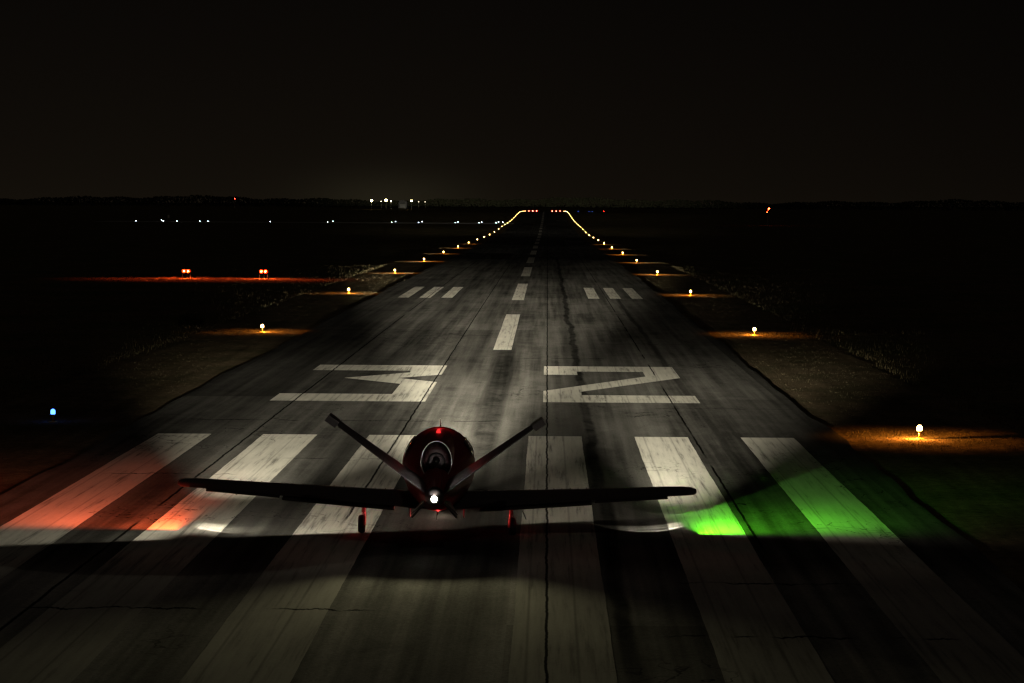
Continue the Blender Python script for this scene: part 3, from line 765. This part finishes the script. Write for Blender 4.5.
bm = bmesh.new(); loft(bm, [fus_ring(y, w * 1.03 + .004, zb - .006, zt + .006) for y, w, zb, zt in ((-3.05, .20, 1.08, 1.505), (-3.2, .17, 1.12, 1.47), (-3.45, .09, 1.19, 1.37))]); obj('tail_cone', bm, JP, FUS, True)
bm = bmesh.new(); add_ball(bm, (0, .9, .535), .05, (1, 1, .7)); obj('beacon_light', bm, BEAC, FUS, True)
bm = bmesh.new(); add_ball(bm, (0, 5.40, .86), .06, (1.4, 1, .6)); obj('landing_light', bm, WLAMP, FUS, True)

# ------------------------------------------------------------------ the jet's lamps, with a few added fill lamps (beam patterns as lamp optics)
def lamp(name, loc, col, power, p=2.0, smin=.01, az=None, smax=None, ssoft=.05, zlo=None, zhi=None, far=None, sref=.06, boost=1.0, rad=.03, parent=JET):
    """point lamp with a beam pattern. Strength goes as (sine of the angle below the horizon)^-p, level beyond smin; az = (left limit, its softness,
    right limit, its softness) in degrees right of straight ahead; smax dims the steep downward rays; zlo keeps only rays above that slope"""
    wide = max(az[2] + az[3] - (az[0] - az[1]), 0) / 2 if az else 180
    L = bpy.data.lights.new(name, 'SPOT' if wide < 45 else 'POINT')
    sc_ = boost * (max(smin * 1.6, sref) ** -p if p else 1.0)          # put the typical beam strength into the lamp's watts
    L.energy = power * sc_; L.color = col; L.shadow_soft_size = rad; L.use_nodes = True
    if wide < 45: L.spot_size = 2 * R(max(wide + 4, 20)); L.spot_blend = 0.0
    t = NT(L.node_tree); em = L.node_tree.nodes['Emission']
    g = t.n('ShaderNodeNewGeometry'); sp = t.n('ShaderNodeSeparateXYZ'); t.L.new(g.outputs['Incoming'], sp.inputs[0])
    x, y, z = sp.outputs
    s = t.m('MAXIMUM', t.m('MULTIPLY', z, -1.0), smin)
    k = t.m('DIVIDE', t.m('POWER', s, -p), sc_) if p else t.m('DIVIDE', 1.0, sc_)
    if p: k = t.m('MULTIPLY', k, t.step(z, .02, .002))
    if az:
        mid = (az[0] + az[2]) / 2
        ax, ay = math.sin(R(mid)), math.cos(R(mid))
        ang = t.m('ARCTAN2', t.m('SUBTRACT', t.m('MULTIPLY', x, ay), t.m('MULTIPLY', y, ax)), t.m('ADD', t.m('MULTIPLY', x, ax), t.m('MULTIPLY', y, ay)))
        k = t.m('MULTIPLY', k, t.step(ang, R(az[0] - az[1] - mid), R(az[0] + az[1] - mid)))
        k = t.m('MULTIPLY', k, t.step(ang, R(az[2] + az[3] - mid), R(az[2] - az[3] - mid)))
    if smax is not None:
        k = t.m('MULTIPLY', k, t.step(s, smax + ssoft, smax - ssoft))
    if far is not None:
        k = t.m('MULTIPLY', k, t.step(t.m('MULTIPLY', z, -1.0), far, far * 2.1))
    if zlo is not None:
        k = t.m('MULTIPLY', k, t.step(z, zlo - .05, zlo + .05))
    if zhi is not None:
        k = t.m('MULTIPLY', k, t.step(z, zhi + .08, zhi - .08))
    t.put(em.inputs['Strength'], k)
    o = bpy.data.objects.new(name, L); COL.objects.link(o); o.parent = parent; o.location = loc
    if wide < 45: o.rotation_euler = (R(90), 0, -R((az[0] + az[2]) / 2))
    return o
WARM = (1.0, .925, .72)
lamp('nose_beam', (0, 5.62, .86), WARM, 270, 2.4, .0072, (-4.6, 2.2, 3.8, 2.2))
lamp('nose_flood', (0, 5.60, .90), WARM, 3800, 1.6, .034, (-5, 6, 3.5, 5), far=.012)
lamp('nose_mid', (0, 5.58, .92), WARM, 140, 1.9, .008, (-8, 4.5, 8, 5), far=.0042)
lamp('nose_spread', (0, 5.60, .90), WARM, 80, 1.9, .018, (-13, 6, 15, 8), far=.0085)
lamp('left_wing_flood', (-5.5, .58, 1.10), WARM, 740, 1.8, .022, (-9, 6, 8, 7), .16, .07, far=.0125)
lamp('right_wing_flood', (5.5, .58, 1.10), WARM, 245, 2.3, .020, (-2.5, 3.5, 9, 8), .17, .08, far=.0125)
lamp('left_wing_wide', (-5.55, -.80, .92), WARM, 42, 1.5, .07, (-107, 4, 73, 3), .75, .2, far=.03)
lamp('left_wing_inboard', (-5.55, -.80, .92), WARM, 150, 1.3, .10, (15, 15, 72, 3), .5, .4, far=.03)
lamp('right_wing_wide', (5.55, .15, .99), WARM, 26, 1.3, .08, (-30, 20, 100, 10), .5, .4, far=.03)
lamp('red_nav', (-6.12, .50, 1.14), (1, .10, .016), 540, .95, .10, (-82, 15, -3, 12), far=.05, boost=2)
lamp('green_nav', (6.12, .10, 1.14), (.13, 1, .012), 240, 1.0, .1, (-2, 16, 58, 26), far=.045)
lamp('green_nav_wide', (6.12, .08, 1.14), (.13, 1, .008), 260, 1.1, .1, (8, 14, 82, 16), far=.12)
lamp('left_aft', (-5.85, -.75, 1.12), (1, .92, .75), 9, 1.2, .05, (110, 12, 260, 12), .225, .008)
lamp('right_aft', (5.85, -.75, 1.12), (1, .85, .65), 1.0, 1.2, .05, (110, 12, 260, 12), .22, .03)
lamp('tail_aft', (0, -3.56, 1.285), (1, .93, .55), 125, 1.2, .05, (150, 16, 210, 16), .40, .07)
lamp('tail_glow', (0, -3.74, 1.285), (1, .95, .75), .12, 0, rad=.05, boost=60)
lamp('belly_beacon_glow', (0, .60, .34), (1, .03, .03), 150, 0, zlo=-.05, zhi=.25, boost=3)
lamp('tail_fill', (0, -3.68, 1.29), (1, .93, .85), 38, 0, zlo=.26, boost=2)  # added fill that brightens tail and nacelle, not a lamp of the jet
lamp('top_beacon_glow', (0, .95, 2.52), (1, .04, .05), 1.6, 0, boost=6)
lamp('belly_fill', (0, 2.9, .42), WARM, 5, 0, boost=8)  # added lamp under the belly, standing in for nose light back spill
lamp('left_aileron_edge_fill', (-6.05, -.70, 1.075), (1, .06, .02), 16, 0, zlo=-.03, zhi=.12, boost=6)  # added red lamp that lights the left aileron's trailing edge
for u_ in (pp, pq):
    lamp('approach_spill', (0, -.46, .78), (1, .10, .02), 5200, .5, .05, (100, 25, 260, 25), far=.045, parent=u_)
def arc_lamp(name, loc, side, power):
    """lens reflection: a thin curved streak thrown on the ground inboard of the wing tip"""
    L = bpy.data.lights.new(name, 'POINT'); L.energy = power; L.color = WARM; L.shadow_soft_size = .01; L.use_nodes = True
    t = NT(L.node_tree); em = L.node_tree.nodes['Emission']
    g = t.n('ShaderNodeNewGeometry'); sp = t.n('ShaderNodeSeparateXYZ'); t.L.new(g.outputs['Incoming'], sp.inputs[0])
    x, y, z = sp.outputs
    dn = t.m('MAXIMUM', t.m('MULTIPLY', z, -1.0), .02)
    u = t.m('MULTIPLY', t.m('DIVIDE', x, dn), -float(side)); v = t.m('DIVIDE', y, dn)
    tot = None
    for v0, sag, u0, wd_, amp in ((.95, .55, .95, .09, .55), (.62, .70, .85, .075, .8), (.25, .85, .75, .06, 1.0)):
        q = t.m('SUBTRACT', u, u0)
        e = t.m('DIVIDE', t.m('SUBTRACT', v, t.m('MULTIPLY_ADD', t.m('MULTIPLY', q, q), sag, v0)), wd_)
        k = t.m('MULTIPLY', t.m('POWER', 2.718, t.m('MULTIPLY', t.m('MULTIPLY', e, e), -1.0)), amp)
        tot = k if tot is None else t.m('ADD', tot, k)
    fall = t.m('MULTIPLY', t.step(u, -.35, -.05), t.step(u, 2.1, .1))
    t.L.new(t.m('MULTIPLY', t.m('MULTIPLY', tot, fall), t.step(z, -.1, -.2)), em.inputs['Strength'])
    o = bpy.data.objects.new(name, L); COL.objects.link(o); o.parent = JET; o.location = loc
for e_ in EDGE:
    lamp('edge_spill', (-.16 if e_.location.x > 0 else .16, -.05, .20), (1, .32, .035), random.uniform(110, 220), .8, .05, far=.036, parent=e_, rad=.02, boost=3)
arc_lamp('left_lens_streak', (-5.55, -.02, .97), -1, 600)
arc_lamp('right_lens_streak', (5.55, .35, 1.06), 1, 600)

# ------------------------------------------------------------------ night sky, moon, camera
wd = bpy.data.worlds.new('World'); SC.world = wd; wd.use_nodes = True
t = NT(wd.node_tree); bg = wd.node_tree.nodes['Background']; out = wd.node_tree.nodes['World Output']
sky = t.n('ShaderNodeTexSky', sky_type='NISHITA'); sky.sun_disc = False; sky.sun_elevation = R(-4); sky.sun_rotation = R(200)
t.L.new(sky.outputs[0], bg.inputs[0]); bg.inputs[1].default_value = .002
tc = t.n('ShaderNodeTexCoord'); sp = t.n('ShaderNodeSeparateXYZ'); t.L.new(tc.outputs['Generated'], sp.inputs[0])
x, y, z = sp.outputs
el = t.lin(z, 0.0, .11)
col = t.mix(t.m('POWER', el, .6), (.0068, .0050, .0031), (.0023, .0018, .0014))
azr = t.m('ARCTAN2', x, y)
col = t.scale(col, t.lin(azr, -.05, .23, 1.0, .62))
# town glow above the far apron
dx = t.m('DIVIDE', t.m('ADD', azr, .0715), .035); dz = t.m('DIVIDE', t.m('SUBTRACT', z, .001), .012)
gl = t.m('POWER', 2.718, t.m('MULTIPLY', t.m('ADD', t.m('MULTIPLY', dx, dx), t.m('MULTIPLY', dz, dz)), -1.0))
cg = t.n('ShaderNodeMix', data_type='RGBA', blend_type='ADD'); cg.inputs[0].default_value = 1
t.L.new(col, cg.inputs[6]); t.L.new(t.scale((.0075, .0068, .0036), gl), cg.inputs[7])
bg2 = t.n('ShaderNodeBackground'); t.L.new(cg.outputs[2], bg2.inputs[0]); bg2.inputs[1].default_value = 1.0
ad = t.n('ShaderNodeAddShader'); t.L.new(bg.outputs[0], ad.inputs[0]); t.L.new(bg2.outputs[0], ad.inputs[1]); t.L.new(ad.outputs[0], out.inputs[0])
S = bpy.data.lights.new('moon', 'SUN'); S.energy = .028; S.angle = R(.5); S.color = (1, .9, .75)
so = bpy.data.objects.new('moon', S); COL.objects.link(so); so.rotation_euler = (R(50), 0, R(20))

f = 2210.0; pitch = math.atan(138.7 / f); yaw = math.atan(34.75 / f); roll = .0055
F = Vector((-math.sin(yaw) * math.cos(pitch), math.cos(yaw) * math.cos(pitch), -math.sin(pitch)))
R0 = F.cross(Vector((0, 0, 1))).normalized(); U0 = R0.cross(F)
RR = R0 * math.cos(roll) + U0 * math.sin(roll); UU = U0 * math.cos(roll) - R0 * math.sin(roll)
cd = bpy.data.cameras.new('camera'); cam = bpy.data.objects.new('camera', cd); COL.objects.link(cam)
M = Matrix((RR, UU, -F)).transposed().to_4x4(); M.translation = Vector((2.33, 0, 7.7)); cam.matrix_world = M
cd.sensor_width = 36; cd.sensor_fit = 'HORIZONTAL'; cd.lens = 36 * f / 1024; cd.clip_start = .5; cd.clip_end = 20000
SC.camera = cam

SC.view_settings.view_transform = 'Standard'; SC.view_settings.look = 'None'; SC.view_settings.exposure = 0; SC.view_settings.gamma = 1
SC.cycles.use_denoising = True
try: SC.cycles.denoiser = 'OPENIMAGEDENOISE'
except Exception: pass
SC.cycles.max_bounces = 5; SC.cycles.diffuse_bounces = 2; SC.cycles.glossy_bounces = 2
SC.cycles.sample_clamp_indirect = 2.0; SC.cycles.use_light_tree = True
SC.cycles.caustics_reflective = False; SC.cycles.caustics_refractive = False
SC.cycles.pixel_filter_type = 'BLACKMAN_HARRIS'; SC.cycles.filter_width = 1.4
